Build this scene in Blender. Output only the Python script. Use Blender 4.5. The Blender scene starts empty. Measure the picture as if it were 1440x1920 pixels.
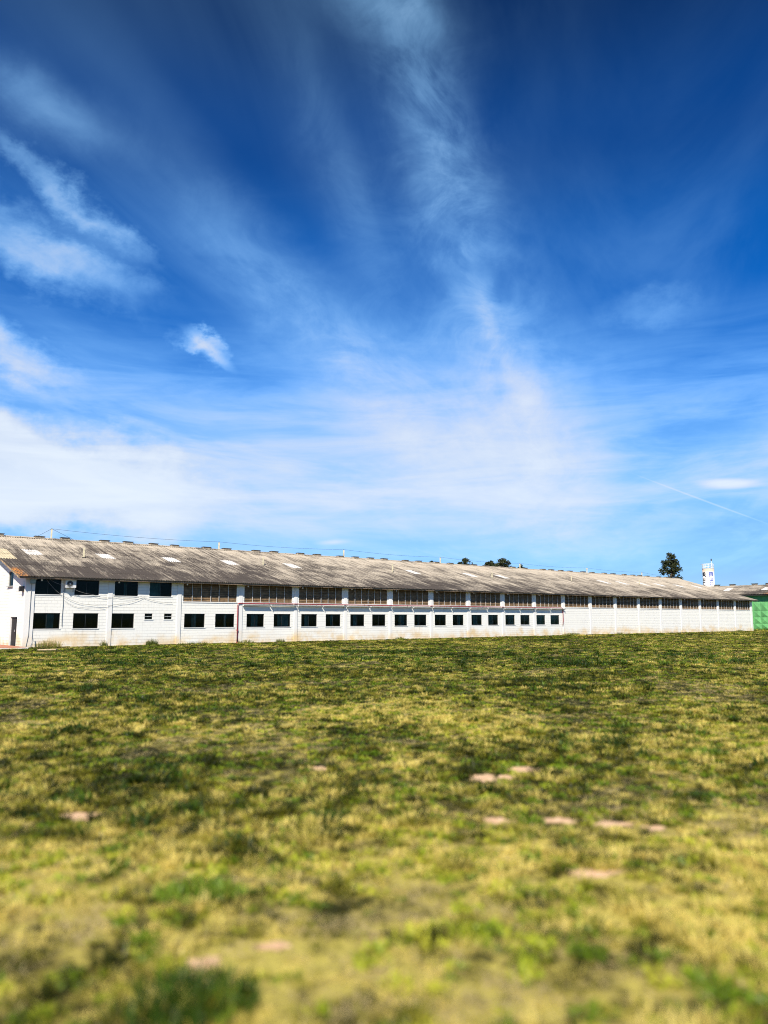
import bpy, bmesh, math, random
import numpy as np
from mathutils import Vector, Matrix, noise
random.seed(7); rng = np.random.default_rng(7)
S = bpy.context.scene
C = S.collection

# ------------------------------------------------------------------ camera
CAM_H = 1.85
cam_d = bpy.data.cameras.new('camera'); cam = bpy.data.objects.new('camera', cam_d); C.objects.link(cam)
cam_d.sensor_fit = 'HORIZONTAL'; cam_d.sensor_width = 36.0; cam_d.lens = 36.0 * 1442 / 1440
cam.location = (0, 0, CAM_H); cam.rotation_euler = (math.radians(90 + 7.857), 0, 0)
cam_d.clip_start = 0.1; cam_d.clip_end = 6000
cam_d.dof.use_dof = True; cam_d.dof.focus_distance = 58.0; cam_d.dof.aperture_fstop = 0.66
S.camera = cam

# ------------------------------------------------------------------ light
SUN_EL = math.radians(44.0); SUN_AZ = math.atan2(-0.184, -0.983)      # azimuth from +Y towards +X
sun_dir = Vector((math.sin(SUN_AZ) * math.cos(SUN_EL), math.cos(SUN_AZ) * math.cos(SUN_EL), math.sin(SUN_EL)))
sl = bpy.data.lights.new('sun', 'SUN'); sl.energy = 4.8; sl.angle = math.radians(0.53); sl.color = (1.0, 0.93, 0.81)
sun = bpy.data.objects.new('sun', sl); C.objects.link(sun); sun.location = (-20, -60, 80)
sun.rotation_euler = (-sun_dir).to_track_quat('-Z', 'Y').to_euler()

vs = S.view_settings
S.display_settings.display_device = 'sRGB'
vs.view_transform = 'Standard'; vs.look = 'None'; vs.exposure = 0.55; vs.gamma = 1.0; vs.use_curve_mapping = False
S.cycles.use_denoising = True; S.cycles.denoiser = 'OPENIMAGEDENOISE'; S.cycles.denoising_input_passes = 'RGB_ALBEDO_NORMAL'; S.cycles.denoising_prefilter = 'NONE'
S.cycles.max_bounces = 6; S.cycles.diffuse_bounces = 3; S.cycles.transparent_max_bounces = 12; S.cycles.caustics_reflective = False
S.render.film_transparent = False; S.cycles.filter_width = 1.0

# ------------------------------------------------------------------ sky
world = bpy.data.worlds.new('World'); S.world = world; world.use_nodes = True
def sky_nodes():
    nt = world.node_tree; nt.nodes.clear(); L = nt.links
    def put(sock, v):
        if isinstance(v, (int, float)): sock.default_value = v
        else: L.new(v, sock)
    def M(op, a, b=0.0, c=0.0, clamp=False):
        n = nt.nodes.new('ShaderNodeMath'); n.operation = op; n.use_clamp = clamp
        put(n.inputs[0], a); put(n.inputs[1], b); put(n.inputs[2], c); return n.outputs[0]
    def smooth(x, lo, hi):
        n = nt.nodes.new('ShaderNodeMapRange'); n.interpolation_type = 'SMOOTHSTEP'; n.clamp = True
        put(n.inputs['Value'], x); put(n.inputs['From Min'], lo); put(n.inputs['From Max'], hi); return n.outputs['Result']
    def xyz(x, y, z=0.0):
        n = nt.nodes.new('ShaderNodeCombineXYZ'); put(n.inputs[0], x); put(n.inputs[1], y); put(n.inputs[2], z); return n.outputs[0]
    def fbm(vec, scale, detail=6.0, rough=0.55, dist=0.0):
        n = nt.nodes.new('ShaderNodeTexNoise'); n.noise_dimensions = '3D'
        L.new(vec, n.inputs['Vector']); n.inputs['Scale'].default_value = scale; n.inputs['Detail'].default_value = detail
        n.inputs['Roughness'].default_value = rough; n.inputs['Distortion'].default_value = dist; return n.outputs['Fac']
    tc = nt.nodes.new('ShaderNodeTexCoord'); sp = nt.nodes.new('ShaderNodeSeparateXYZ'); L.new(tc.outputs['Generated'], sp.inputs[0])
    dx, dy, dz = sp.outputs
    az = M('MULTIPLY', M('ARCTAN2', dx, dy), 57.2958)
    el = M('MULTIPLY', M('ARCSINE', dz), 57.2958)
    # coordinates on a flat cloud layer, turned along the streaks (they run towards azimuth 14 degrees)
    zc = M('MAXIMUM', M('ADD', dz, 0.04), 0.03)
    px, py = M('DIVIDE', dx, zc), M('DIVIDE', dy, zc)
    ca, sa = math.cos(math.radians(14)), math.sin(math.radians(14))
    across = M('SUBTRACT', M('MULTIPLY', px, ca), M('MULTIPLY', py, sa))
    along = M('ADD', M('MULTIPLY', px, sa), M('MULTIPLY', py, ca))
    streak = fbm(xyz(M('MULTIPLY', across, 1.0), M('MULTIPLY', along, 0.22)), 2.2, 7.0, 0.58, 0.6)
    broad = fbm(xyz(M('MULTIPLY', across, 1.0), M('MULTIPLY', along, 0.35), 7.3), 0.85, 4.0, 0.5, 0.3)
    fine = fbm(xyz(M('MULTIPLY', across, 1.0), M('MULTIPLY', along, 0.5), 3.1), 7.0, 8.0, 0.62, 0.8)
    low = fbm(xyz(M('MULTIPLY', az, 0.05), M('MULTIPLY', el, 0.30), 1.7), 1.6, 7.0, 0.6, 0.5)
    wA = fbm(xyz(M('MULTIPLY', az, 0.11), M('MULTIPLY', el, 0.16), 11.0), 1.3, 6.0, 0.6)
    wB = fbm(xyz(M('MULTIPLY', az, 0.11), M('MULTIPLY', el, 0.16), 23.0), 1.3, 6.0, 0.6)
    fA = fbm(xyz(M('MULTIPLY', az, 0.6), M('MULTIPLY', el, 0.9), 5.0), 1.0, 5.0, 0.65)
    azw = M('ADD', M('ADD', az, M('MULTIPLY', M('SUBTRACT', wA, 0.5), 7.0)), M('MULTIPLY', M('SUBTRACT', fA, 0.5), 1.6))
    elw = M('ADD', M('ADD', el, M('MULTIPLY', M('SUBTRACT', wB, 0.5), 6.0)), M('MULTIPLY', M('SUBTRACT', fA, 0.5), 1.4))
    def blob(a0, e0, ra, re, tilt, lo=0.15, hi=1.0, warp=True):
        A, E_ = (azw, elw) if warp else (az, el)
        u, v = M('SUBTRACT', A, a0), M('SUBTRACT', E_, e0)
        t = math.radians(tilt); c, s = math.cos(t), math.sin(t)
        uu = M('DIVIDE', M('ADD', M('MULTIPLY', u, c), M('MULTIPLY', v, s)), ra)
        vv = M('DIVIDE', M('SUBTRACT', M('MULTIPLY', v, c), M('MULTIPLY', u, s)), re)
        q = M('SQRT', M('ADD', M('MULTIPLY', uu, uu), M('MULTIPLY', vv, vv)))
        return M('SUBTRACT', 1.0, smooth(q, lo, hi))
    def veil(a0, e0, ra, re, tilt):
        u, v = M('SUBTRACT', azs, a0), M('SUBTRACT', els, e0)
        t = math.radians(tilt); c, s = math.cos(t), math.sin(t)
        uu = M('DIVIDE', M('ADD', M('MULTIPLY', u, c), M('MULTIPLY', v, s)), ra)
        vv = M('DIVIDE', M('SUBTRACT', M('MULTIPLY', v, c), M('MULTIPLY', u, s)), re)
        q = M('ADD', M('MULTIPLY', uu, uu), M('MULTIPLY', vv, vv))
        return M('EXPONENT', M('MULTIPLY', q, -1.0))
    azs = M('ADD', az, M('MULTIPLY', M('SUBTRACT', wA, 0.5), 3.0)); els = M('ADD', el, M('MULTIPLY', M('SUBTRACT', wB, 0.5), 3.0))
    tex = smooth(streak, 0.30, 0.68)
    wisp = fbm(xyz(M('MULTIPLY', az, 0.09), M('MULTIPLY', el, 0.13), 31.0), 1.6, 9.0, 0.66, 0.9)
    texf = M('ADD', M('ADD', M('MULTIPLY', tex, 0.35), M('MULTIPLY', smooth(fine, 0.35, 0.7), 0.25)), M('MULTIPLY', smooth(wisp, 0.36, 0.66), 0.45))
    def lay(acc, b, k, t=None, tk=0.5):
        v = M('MULTIPLY', b, k)
        if t is not None: v = M('MULTIPLY', v, M('ADD', 1.0 - tk, M('MULTIPLY', t, tk)))
        if acc is None: return v
        return M('SUBTRACT', M('ADD', acc, v), M('MULTIPLY', acc, v))      # screen
    acc = None
    # all-round thin cirrus, thicker towards the horizon
    acc = lay(acc, M('MULTIPLY', M('MULTIPLY', tex, smooth(broad, 0.36, 0.64)), M('SUBTRACT', 1.0, M('MULTIPLY', smooth(el, 16.0, 36.0), 0.6))), 0.20)
    haze = M('MULTIPLY', smooth(el, 2.0, 9.0), M('SUBTRACT', 1.0, smooth(el, 9.0, 24.0)))
    acc = lay(acc, M('MULTIPLY', haze, smooth(low, 0.30, 0.72)), 0.40)
    acc = lay(acc, haze, 0.16)
    # the cloud bodies of this sky: azimuth, elevation, radii, tilt
    acc = lay(acc, blob(-25.0, 9.7, 16.5, 4.8, -7, 0.50, 1.05), 0.90, low, 0.4)
    acc = lay(acc, blob(-23.5, 28.0, 8.0, 1.6, -26, 0.0, 1.1), 0.50, texf, 0.7)
    acc = lay(acc, blob(-24.5, 24.2, 9.0, 3.0, -16, 0.1, 1.05), 0.62, texf, 0.5)
    acc = lay(acc, blob(-28.0, 18.2, 6.5, 2.2, -22, 0.0, 1.1), 0.82, texf, 0.5)
    acc = lay(acc, blob(-13.4, 19.3, 2.5, 0.55, -34, 0.0, 1.2, False), 0.42, fA, 0.2)
    acc = lay(acc, blob(-13.4, 19.3, 2.6, 0.8, -34, 0.0, 1.2), 0.60, fine, 0.6)
    acc = lay(acc, veil(10.2, 17.0, 10.0, 3.4, 113), 0.44, texf, 0.8)
    acc = lay(acc, veil(4.6, 32.0, 11.0, 3.0, 109), 0.38, texf, 0.85)
    acc = lay(acc, veil(7.8, 23.0, 8.0, 0.8, 112), 0.30, texf, 0.7)
    acc = lay(acc, veil(8.0, 12.5, 12.0, 5.5, 140), 0.52, texf, 0.55)
    acc = lay(acc, veil(-4.0, 19.5, 13.0, 2.8, -42), 0.36, texf, 0.8)
    acc = lay(acc, veil(-2.5, 30.0, 10.0, 2.2, 118), 0.11, texf, 0.85)
    acc = lay(acc, veil(-3.0, 10.0, 20.0, 6.5, 0), 0.56, low, 0.5)
    acc = lay(acc, veil(0.5, 41.0, 5.0, 1.5, -15), 0.26, texf, 0.6)
    acc = lay(acc, veil(28.5, 12.0, 6.0, 2.6, 30), 0.36, texf, 0.5)
    acc = lay(acc, veil(-26.0, 33.0, 5.0, 1.5, -15), 0.24, texf, 0.6)
    acc = lay(acc, blob(19.5, 21.3, 4.0, 1.5, 0, 0.0, 1.2), 0.18, texf, 0.5)
    acc = lay(acc, blob(24.4, 9.1, 2.4, 0.45, -3, 0.2, 1.1, False), 0.90, fA, 0.4)
    acc = lay(acc, blob(22.7, 8.1, 5.4, 0.08, -25, 0.3, 1.1, False), 0.26)
    acc = lay(acc, blob(-3.8, 5.6, 1.4, 0.25, 4, 0.0, 1.2, False), 0.55, fA, 0.5)
    acc = M('MINIMUM', M('MAXIMUM', acc, 0.0), 1.0)
    sk = nt.nodes.new('ShaderNodeTexSky'); sk.sky_type = 'NISHITA'; sk.sun_disc = False
    sk.sun_elevation = SUN_EL; sk.sun_rotation = SUN_AZ; sk.altitude = 4000; sk.air_density = 1.0; sk.dust_density = 0.0; sk.ozone_density = 3.0
    # depth of the blue by elevation, as a polarised, clear sky shows it
    rp = nt.nodes.new('ShaderNodeValToRGB'); L.new(M('DIVIDE', el, 90.0, 0.0, True), rp.inputs[0])
    cr = rp.color_ramp; cr.interpolation = 'EASE'
    for i, (e_, c_) in enumerate(SKY_GRADE):
        q = cr.elements[i] if i < 2 else cr.elements.new(e_ / 90.0)
        q.position = e_ / 90.0; q.color = (*[v / 1.3 for v in c_], 1)
    tint = nt.nodes.new('ShaderNodeMix'); tint.data_type = 'RGBA'; tint.blend_type = 'MULTIPLY'; tint.inputs[0].default_value = 1.0
    L.new(sk.outputs[0], tint.inputs[6]); L.new(rp.outputs[0], tint.inputs[7])
    up13 = nt.nodes.new('ShaderNodeVectorMath'); up13.operation = 'SCALE'; L.new(tint.outputs[2], up13.inputs[0]); up13.inputs['Scale'].default_value = 1.3
    cl = nt.nodes.new('ShaderNodeMix'); cl.data_type = 'RGBA'; L.new(smooth(acc, 0.15, 0.75), cl.inputs[0]); cl.inputs[6].default_value = SKY_THIN; cl.inputs[7].default_value = SKY_CLOUD
    mx = nt.nodes.new('ShaderNodeMix'); mx.data_type = 'RGBA'; L.new(acc, mx.inputs[0]); L.new(up13.outputs[0], mx.inputs[6]); L.new(cl.outputs[2], mx.inputs[7])
    bg = nt.nodes.new('ShaderNodeBackground'); L.new(mx.outputs[2], bg.inputs[0]); bg.inputs[1].default_value = SKY_STRENGTH
    out = nt.nodes.new('ShaderNodeOutputWorld'); L.new(bg.outputs[0], out.inputs[0])
SKY_GRADE = ((0, (.42, .50, .62)), (90, (.005, .18, .44)), (2, (.42, .52, .64)), (5.5, (.38, .56, .74)), (10, (.18, .59, .92)), (17.6, (.01, .57, 1.18)), (26, (.005, .54, 1.14)), (33, (.005, .36, .84)), (42, (.005, .18, .44)))
SKY_THIN = (3.7, 7.6, 12.0, 1); SKY_CLOUD = (6.0, 6.55, 7.1, 1); SKY_STRENGTH = 0.1
sky_nodes()

# ================================================================== helpers
class MB:
    """collects shapes of one part; build() links them as one mesh object"""
    def __init__(s): s.v = []; s.f = []
    def add(s, v, f):
        o = len(s.v); s.v += [tuple(p) for p in v]; s.f += [tuple(i + o for i in q) for q in f]; return s
    def box(s, x0, x1, y0, y1, z0, z1):
        return s.add([(x0,y0,z0),(x1,y0,z0),(x1,y1,z0),(x0,y1,z0),(x0,y0,z1),(x1,y0,z1),(x1,y1,z1),(x0,y1,z1)],
                     [(0,3,2,1),(4,5,6,7),(0,1,5,4),(1,2,6,5),(2,3,7,6),(3,0,4,7)])
    def tube(s, pts, r, n=8, cap=True):
        P = [Vector(p) for p in pts]; R = r if isinstance(r, (list, tuple)) else [r] * len(P)
        vs_, fs = [], []
        for i, p in enumerate(P):
            t = (P[min(i + 1, len(P) - 1)] - P[max(i - 1, 0)]).normalized()
            a = Vector((0, 0, 1)) if abs(t.z) < 0.9 else Vector((1, 0, 0))
            u = t.cross(a).normalized(); w = t.cross(u)
            for k in range(n):
                g = 2 * math.pi * k / n; vs_.append(p + (u * math.cos(g) + w * math.sin(g)) * R[i])
        for i in range(len(P) - 1):
            for k in range(n):
                a, b = i * n + k, i * n + (k + 1) % n; fs.append((a, b, b + n, a + n))
        if cap: fs += [tuple(range(n - 1, -1, -1)), tuple(range((len(P) - 1) * n, len(P) * n))]
        return s.add(vs_, fs)
    def cyl(s, c, r, z0, z1, n=24, r1=None):
        return s.tube([(c[0], c[1], z0), (c[0], c[1], z1)], [r, r if r1 is None else r1], n)
    def ball(s, c, r, n=8, m=6):
        vs_, fs = [], []
        for j in range(m + 1):
            a = math.pi * j / m
            for k in range(n):
                g = 2 * math.pi * k / n
                vs_.append((c[0] + r * math.sin(a) * math.cos(g), c[1] + r * math.sin(a) * math.sin(g), c[2] + r * math.cos(a)))
        for j in range(m):
            for k in range(n): fs.append((j*n+k, (j+1)*n+k, (j+1)*n+(k+1) % n, j*n+(k+1) % n))
        return s.add(vs_, fs)
    def mesh(s, name, mat, smooth=False):
        me = bpy.data.meshes.new(name); me.from_pydata(s.v, [], s.f)
        if smooth: me.polygons.foreach_set('use_smooth', [True] * len(me.polygons))
        if mat is not None: me.materials.append(mat)
        me.update(); return me
    def build(s, name, mat, parent=None, smooth=False): return obj(name, s.mesh(name, mat, smooth), parent)
def obj(name, me, parent=None, loc=None, rot=None, scale=None):
    o = bpy.data.objects.new(name, me); C.objects.link(o)
    if parent is not None: o.parent = parent
    if loc is not None: o.location = loc
    if rot is not None: o.rotation_euler = rot
    if scale is not None: o.scale = scale
    return o
def tag(o, label=None, cat=None, group=None, kind=None):
    for k, v in (('label', label), ('category', cat), ('group', group), ('kind', kind)):
        if v: o[k] = v
    return o
def thing(name, label, cat, loc=(0, 0, 0), rz=0.0, group=None):
    return tag(obj(name, None, None, loc, (0, 0, rz)), label, cat, group)

# the shed's own frame: x along its front, y into it, z up
TH = math.radians(49.626); DIR = Vector((math.sin(TH), math.cos(TH), 0)); NRM = Vector((-math.cos(TH), math.sin(TH), 0))
ORG = Vector((-22.788, 49.143, 0)); RZ = math.atan2(DIR.y, DIR.x)
def W(s, y, z=0.0): return ORG + DIR * s + NRM * y + Vector((0, 0, z))
def local(x, y):
    q = Vector((x, y, 0)) - ORG; return q.dot(DIR), q.dot(NRM)

# ------------------------------------------------------------------ materials
class NT:
    def __init__(s, name):
        s.m = bpy.data.materials.new(name); s.m.use_nodes = True; s.t = s.m.node_tree; s.t.nodes.clear(); s.L = s.t.links
        s.out = s.t.nodes.new('ShaderNodeOutputMaterial')
    def n(s, typ, **kw):
        q = s.t.nodes.new(typ)
        for k, v in kw.items(): setattr(q, k, v)
        return q
    def put(s, sock, v):
        if hasattr(v, 'is_output'): s.L.new(v, sock)
        elif isinstance(v, (int, float)) and sock.type == 'RGBA': sock.default_value = (v, v, v, 1)
        elif isinstance(v, tuple) and len(v) == 3 and sock.type == 'RGBA': sock.default_value = (*v, 1)
        else: sock.default_value = v
    def math(s, op, a, b=0.0, c=0.0, clamp=False):
        q = s.n('ShaderNodeMath', operation=op, use_clamp=clamp)
        for i, v in enumerate((a, b, c)): s.put(q.inputs[i], v)
        return q.outputs[0]
    def ramp(s, x, lo, hi, smooth=True):
        q = s.n('ShaderNodeMapRange', clamp=True); q.interpolation_type = 'SMOOTHSTEP' if smooth else 'LINEAR'
        s.put(q.inputs['Value'], x); s.put(q.inputs['From Min'], lo); s.put(q.inputs['From Max'], hi); return q.outputs['Result']
    def mix(s, f, a, b, mode='MIX'):
        q = s.n('ShaderNodeMix', data_type='RGBA', blend_type=mode)
        s.put(q.inputs[0], f); s.put(q.inputs[6], a); s.put(q.inputs[7], b); return q.outputs[2]
    def coord(s, o=None, world=False, scale=(1, 1, 1)):
        if world: v = s.n('ShaderNodeNewGeometry').outputs['Position']
        else:
            q = s.n('ShaderNodeTexCoord'); q.object = o; v = q.outputs['Object']
        if scale != (1, 1, 1):
            q = s.n('ShaderNodeVectorMath', operation='MULTIPLY'); s.L.new(v, q.inputs[0]); q.inputs[1].default_value = scale; v = q.outputs[0]
        return v
    def noise(s, vec, scale, detail=4.0, rough=0.55, dist=0.0):
        q = s.n('ShaderNodeTexNoise'); s.L.new(vec, q.inputs['Vector']); q.inputs['Scale'].default_value = scale
        q.inputs['Detail'].default_value = detail; q.inputs['Roughness'].default_value = rough; q.inputs['Distortion'].default_value = dist
        return q.outputs['Fac']
    def sep(s, v):
        q = s.n('ShaderNodeSeparateXYZ'); s.L.new(v, q.inputs[0]); return q.outputs
    def bsdf(s, col, rough=0.8, metal=0.0, spec=0.3, bump=None, bstr=0.3, bdist=0.01, **kw):
        b = s.n('ShaderNodeBsdfPrincipled'); s.put(b.inputs['Base Color'], col); s.put(b.inputs['Roughness'], rough)
        s.put(b.inputs['Metallic'], metal); b.inputs['Specular IOR Level'].default_value = spec
        for k, v in kw.items(): s.put(b.inputs[k], v)
        if bump is not None:
            q = s.n('ShaderNodeBump'); s.L.new(bump, q.inputs['Height']); q.inputs['Strength'].default_value = bstr; q.inputs['Distance'].default_value = bdist
            s.L.new(q.outputs[0], b.inputs['Normal'])
        s.L.new(b.outputs[0], s.out.inputs[0]); return s.m
def plain(name, col, rough=0.7, metal=0.0, var=0.18, scale=6.0, spec=0.3):
    t = NT(name); nz = t.noise(t.coord(world=True), scale, 5.0, 0.6)
    c = t.mix(t.ramp(nz, 0.3, 0.7), tuple(x * (1 - var) for x in col), tuple(min(1, x * (1 + var)) for x in col))
    return t.bsdf(c, rough, metal, spec, nz, 0.15, 0.004)

shed = thing('long_shed', 'long white block shed with a weathered corrugated roof along the grass field', 'shed', ORG, RZ)

def wall_material(name, base, o, joints=False):
    t = NT(name); v = t.coord(o); x, y, z = t.sep(v)
    big = t.noise(v, 0.55, 5.0, 0.6); fine = t.noise(v, 9.0, 6.0, 0.65)
    runs = t.noise(t.coord(o, scale=(5.0, 5.0, 0.45)), 1.0, 5.0, 0.6)
    drip = t.math('MULTIPLY', t.ramp(runs, 0.52, 0.72), t.ramp(big, 0.42, 0.62))
    c = t.mix(t.math('MULTIPLY', drip, 0.30), base, (0.40, 0.39, 0.36))
    c = t.mix(t.math('MULTIPLY', t.ramp(fine, 0.55, 0.78), 0.22), c, (0.50, 0.48, 0.43))
    # reddish soil splashed on the foot of the wall
    foot = t.math('SUBTRACT', 1.0, t.ramp(t.math('ADD', z, t.math('MULTIPLY', t.math('SUBTRACT', big, 0.5), -2.0)), 0.05, 1.0))
    foot = t.math('MULTIPLY', foot, t.ramp(t.noise(v, 0.9, 6.0, 0.65), 0.30, 0.62))
    c = t.mix(t.math('MULTIPLY', foot, 0.85), c, (0.76, 0.54, 0.26))
    # chips of bare grey render
    chip = t.math('MULTIPLY', t.ramp(t.noise(v, 3.3, 7.0, 0.7), 0.66, 0.70), t.ramp(t.noise(v, 0.33, 2.0), 0.52, 0.62))
    c = t.mix(t.math('MULTIPLY', chip, 0.8), c, (0.17, 0.16, 0.15))
    return t.bsdf(c, 0.85, 0, 0.2, fine, 0.35, 0.006)
M_wall = wall_material('painted_blocks', (0.87, 0.855, 0.80), shed)
M_joint = wall_material('painted_mortar', (0.64, 0.62, 0.58), shed)
M_conc = wall_material('painted_concrete', (0.80, 0.79, 0.76), shed)

def roof_material(name, o, W0=11.6):
    t = NT(name); v = t.coord(o); x, y, z = t.sep(v)
    big = t.noise(t.coord(o, scale=(0.16, 0.22, 0.22)), 1.0, 4.0, 0.6, 0.5)
    mid = t.noise(t.coord(o, scale=(1.3, 0.6, 0.6)), 1.0, 6.0, 0.66, 0.2)
    fine = t.noise(t.coord(o, scale=(9.0, 3.5, 3.5)), 1.0, 6.0, 0.7)
    grain = t.noise(t.coord(o, scale=(30.0, 18.0, 18.0)), 1.0, 4.0, 0.7)
    # tone of each sheet
    fx = t.math('FLOOR', t.math('DIVIDE', t.math('ADD', x, 0.64), 1.062)); fy = t.math('FLOOR', t.math('DIVIDE', t.math('ADD', y, 0.65), 1.532))
    cm = t.n('ShaderNodeCombineXYZ'); t.put(cm.inputs[0], fx); t.put(cm.inputs[1], fy)
    wn = t.n('ShaderNodeTexWhiteNoise'); t.L.new(cm.outputs[0], wn.inputs[0]); tone = wn.outputs['Value']
    # lichen and soot are heavier towards the eave and the gable end, the sheets bleach towards the ridge and the far end
    up = t.math('ADD', t.math('MULTIPLY', y, 0.040), t.math('MULTIPLY', x, 0.0026))
    run = t.noise(t.coord(o, scale=(6.5, 0.35, 0.35)), 1.0, 3.0, 0.6)  # streaks near the wave pitch: corrugation shade and trough dirt put into the colour
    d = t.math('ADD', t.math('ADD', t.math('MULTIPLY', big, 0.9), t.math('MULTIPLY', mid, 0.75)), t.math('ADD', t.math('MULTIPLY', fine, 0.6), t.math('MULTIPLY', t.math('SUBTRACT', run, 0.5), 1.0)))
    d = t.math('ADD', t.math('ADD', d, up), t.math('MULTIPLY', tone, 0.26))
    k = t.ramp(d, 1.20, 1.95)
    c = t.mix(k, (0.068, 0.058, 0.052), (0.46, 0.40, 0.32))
    c = t.mix(t.math('MULTIPLY', t.ramp(grain, 0.55, 0.72), 0.6), c, (0.045, 0.038, 0.033))
    c = t.mix(t.math('MULTIPLY', t.ramp(t.noise(v, 1.3, 6.0, 0.7), 0.62, 0.72), 0.7), c, (0.05, 0.043, 0.038))
    # rust run-off on the sheets by the verge
    ru = t.math('MULTIPLY', t.math('SUBTRACT', 1.0, t.ramp(x, -0.45, 0.15)), t.math('SUBTRACT', 1.0, t.ramp(y, .7, 1.9)))
    c = t.mix(t.math('MULTIPLY', ru, t.ramp(t.noise(v, 4.0, 5.0), 0.35, 0.6)), c, (0.52, 0.22, 0.06))
    return t.bsdf(c, 0.92, 0, 0.12, grain, 0.4, 0.01)
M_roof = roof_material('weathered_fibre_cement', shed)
def skylight_material():
    t = NT('translucent_sheet'); v = t.coord(world=True); nz = t.noise(v, 2.5, 5.0, 0.6)
    return t.bsdf(t.mix(t.ramp(nz, 0.42, 0.68), (0.66, 0.65, 0.63), (0.44, 0.40, 0.35)), 0.5, 0, 0.4)
M_sky = skylight_material()
M_cream = plain('new_cream_sheet', (0.48, 0.41, 0.28), 0.85, 0, 0.2, 4.0)
M_steel = plain('dark_steel', (0.05, 0.047, 0.045), 0.6)
M_wood = plain('brown_slat_wood', (0.20, 0.13, 0.07), 0.8, 0, 0.35, 3.0)
M_timber = plain('eave_timber', (0.22, 0.16, 0.11), 0.85, 0, 0.3)
M_white = plain('white_paint', (0.78, 0.78, 0.76), 0.6, 0, 0.06)
M_mull = plain('mullion_paint', (0.55, 0.53, 0.50), 0.6)
M_grey = plain('grey_metal', (0.34, 0.35, 0.35), 0.55)
M_frame = plain('dark_window_frame', (0.035, 0.04, 0.042), 0.5)
M_red = plain('red_pipe_paint', (0.26, 0.04, 0.05), 0.55, 0, 0.25)
M_black = plain('black_plastic', (0.02, 0.02, 0.022), 0.5)
M_post = plain('cream_post', (0.68, 0.61, 0.42), 0.7)
M_cable = plain('grey_cable', (0.30, 0.30, 0.30), 0.6)
M_darkcable = plain('black_cable', (0.03, 0.035, 0.04), 0.6)
M_curtain = plain('grey_curtain', (0.56, 0.64, 0.62), 0.9, 0, 0.3, 2.0)
M_floor = plain('concrete_floor', (0.18, 0.17, 0.15), 0.9)
def glass_material():
    t = NT('dark_tinted_glass')
    tr = t.n('ShaderNodeBsdfTransparent'); tr.inputs[0].default_value = (0.45, 0.58, 0.58, 1)
    gl = t.n('ShaderNodeBsdfGlossy'); gl.inputs['Color'].default_value = (0.5, 0.6, 0.62, 1); gl.inputs['Roughness'].default_value = 0.06
    lw = t.n('ShaderNodeFresnel'); lw.inputs[0].default_value = 1.25
    mx = t.n('ShaderNodeMixShader'); t.L.new(lw.outputs[0], mx.inputs[0]); t.L.new(tr.outputs[0], mx.inputs[1]); t.L.new(gl.outputs[0], mx.inputs[2])
    t.L.new(mx.outputs[0], t.out.inputs[0]); return t.m
M_glass = glass_material()

# ================================================================== ground
SOIL = [(1.15, 9.29, .22, .26), (1.72, 9.78, .30, .24), (1.42, 9.35, .10, .12), (-2.89, 7.62, .24, .19), (1.03, 7.42, .18, .12), (1.59, 7.37, .22, .14),
        (2.10, 7.28, .28, .13), (2.38, 7.14, .13, .12), (-0.79, 9.9, .12, .14), (-0.96, 4.45, .13, .09), (1.5, 5.95, .26, .12), (-0.62, 4.62, .12, .07)]
def gz(x, y):
    r = math.hypot(x, y)
    return 0.035 * noise.noise((x * 0.35, y * 0.35, 0.0)) + 0.02 * noise.noise((x * 1.3, y * 1.3, 4.0)) if r < 140 else 0.0
def patch(x, y):      # 0 = lush, 1 = dry; shared by planting and colours
    return 0.5 + 0.55 * noise.noise((x * 0.30, y * 0.30, 2.0)) + 0.45 * noise.noise((x * 1.1, y * 1.1, 9.0)) + 0.25 * noise.noise((x * 3.1, y * 3.1, 5.0))
def axis(lo, hi, near, fine, step):
    a = list(np.arange(-near, near + .01, fine)); q = near; w = fine
    out = []
    while q < hi:
        w = min(w * 1.22, step); q += w; out.append(q)
    neg = [-v for v in out if -v > lo] + [lo]
    return sorted(set([v for v in a if v >= lo] + out + neg))
xs = axis(-3000, 3000, 14, .35, 500); ys = [v for v in axis(-3000, 3000, 22, .35, 500)]
gv = [(x, y, gz(x, y)) for y in ys for x in xs]; nx = len(xs)
gf = [(j*nx+i, j*nx+i+1, (j+1)*nx+i+1, (j+1)*nx+i) for j in range(len(ys)-1) for i in range(nx-1)]

def turf(t, v):
    """patchy lawn colours from world position: (lush/dry factor, colour green, colour dry)"""
    a = t.noise(v, 0.10, 4.0, 0.6); b = t.noise(v, 0.45, 5.0, 0.62, 0.4); c = t.noise(v, 2.2, 5.0, 0.65)
    x, y, z = t.sep(v)
    # the worn, dry end of the field and a lusher strip beyond it
    wob = t.math('ADD', y, t.math('MULTIPLY', t.math('SUBTRACT', b, 0.5), 4.0))
    z1 = t.math('MULTIPLY', t.math('SUBTRACT', 1.0, t.ramp(wob, 5.8, 7.8)), 0.30)
    z2 = t.math('MULTIPLY', t.math('MULTIPLY', t.ramp(wob, 7.0, 8.5), t.math('SUBTRACT', 1.0, t.ramp(wob, 9.5, 12.0))), -0.12)
    z3 = t.math('MULTIPLY', t.math('MULTIPLY', t.ramp(wob, 12.0, 15.0), t.math('SUBTRACT', 1.0, t.ramp(wob, 20.0, 28.0))), 0.04)
    z3 = t.math('SUBTRACT', z3, t.math('MULTIPLY', t.ramp(wob, 12.0, 22.0), 0.17))
    zz_ = t.math('ADD', z1, t.math('ADD', z2, z3))
    return t.math('ADD', zz_, t.math('ADD', t.math('ADD', t.math('MULTIPLY', a, 1.5), t.math('MULTIPLY', b, 1.9)), t.math('SUBTRACT', t.math('MULTIPLY', c, 1.5), 1.27)))
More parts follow.
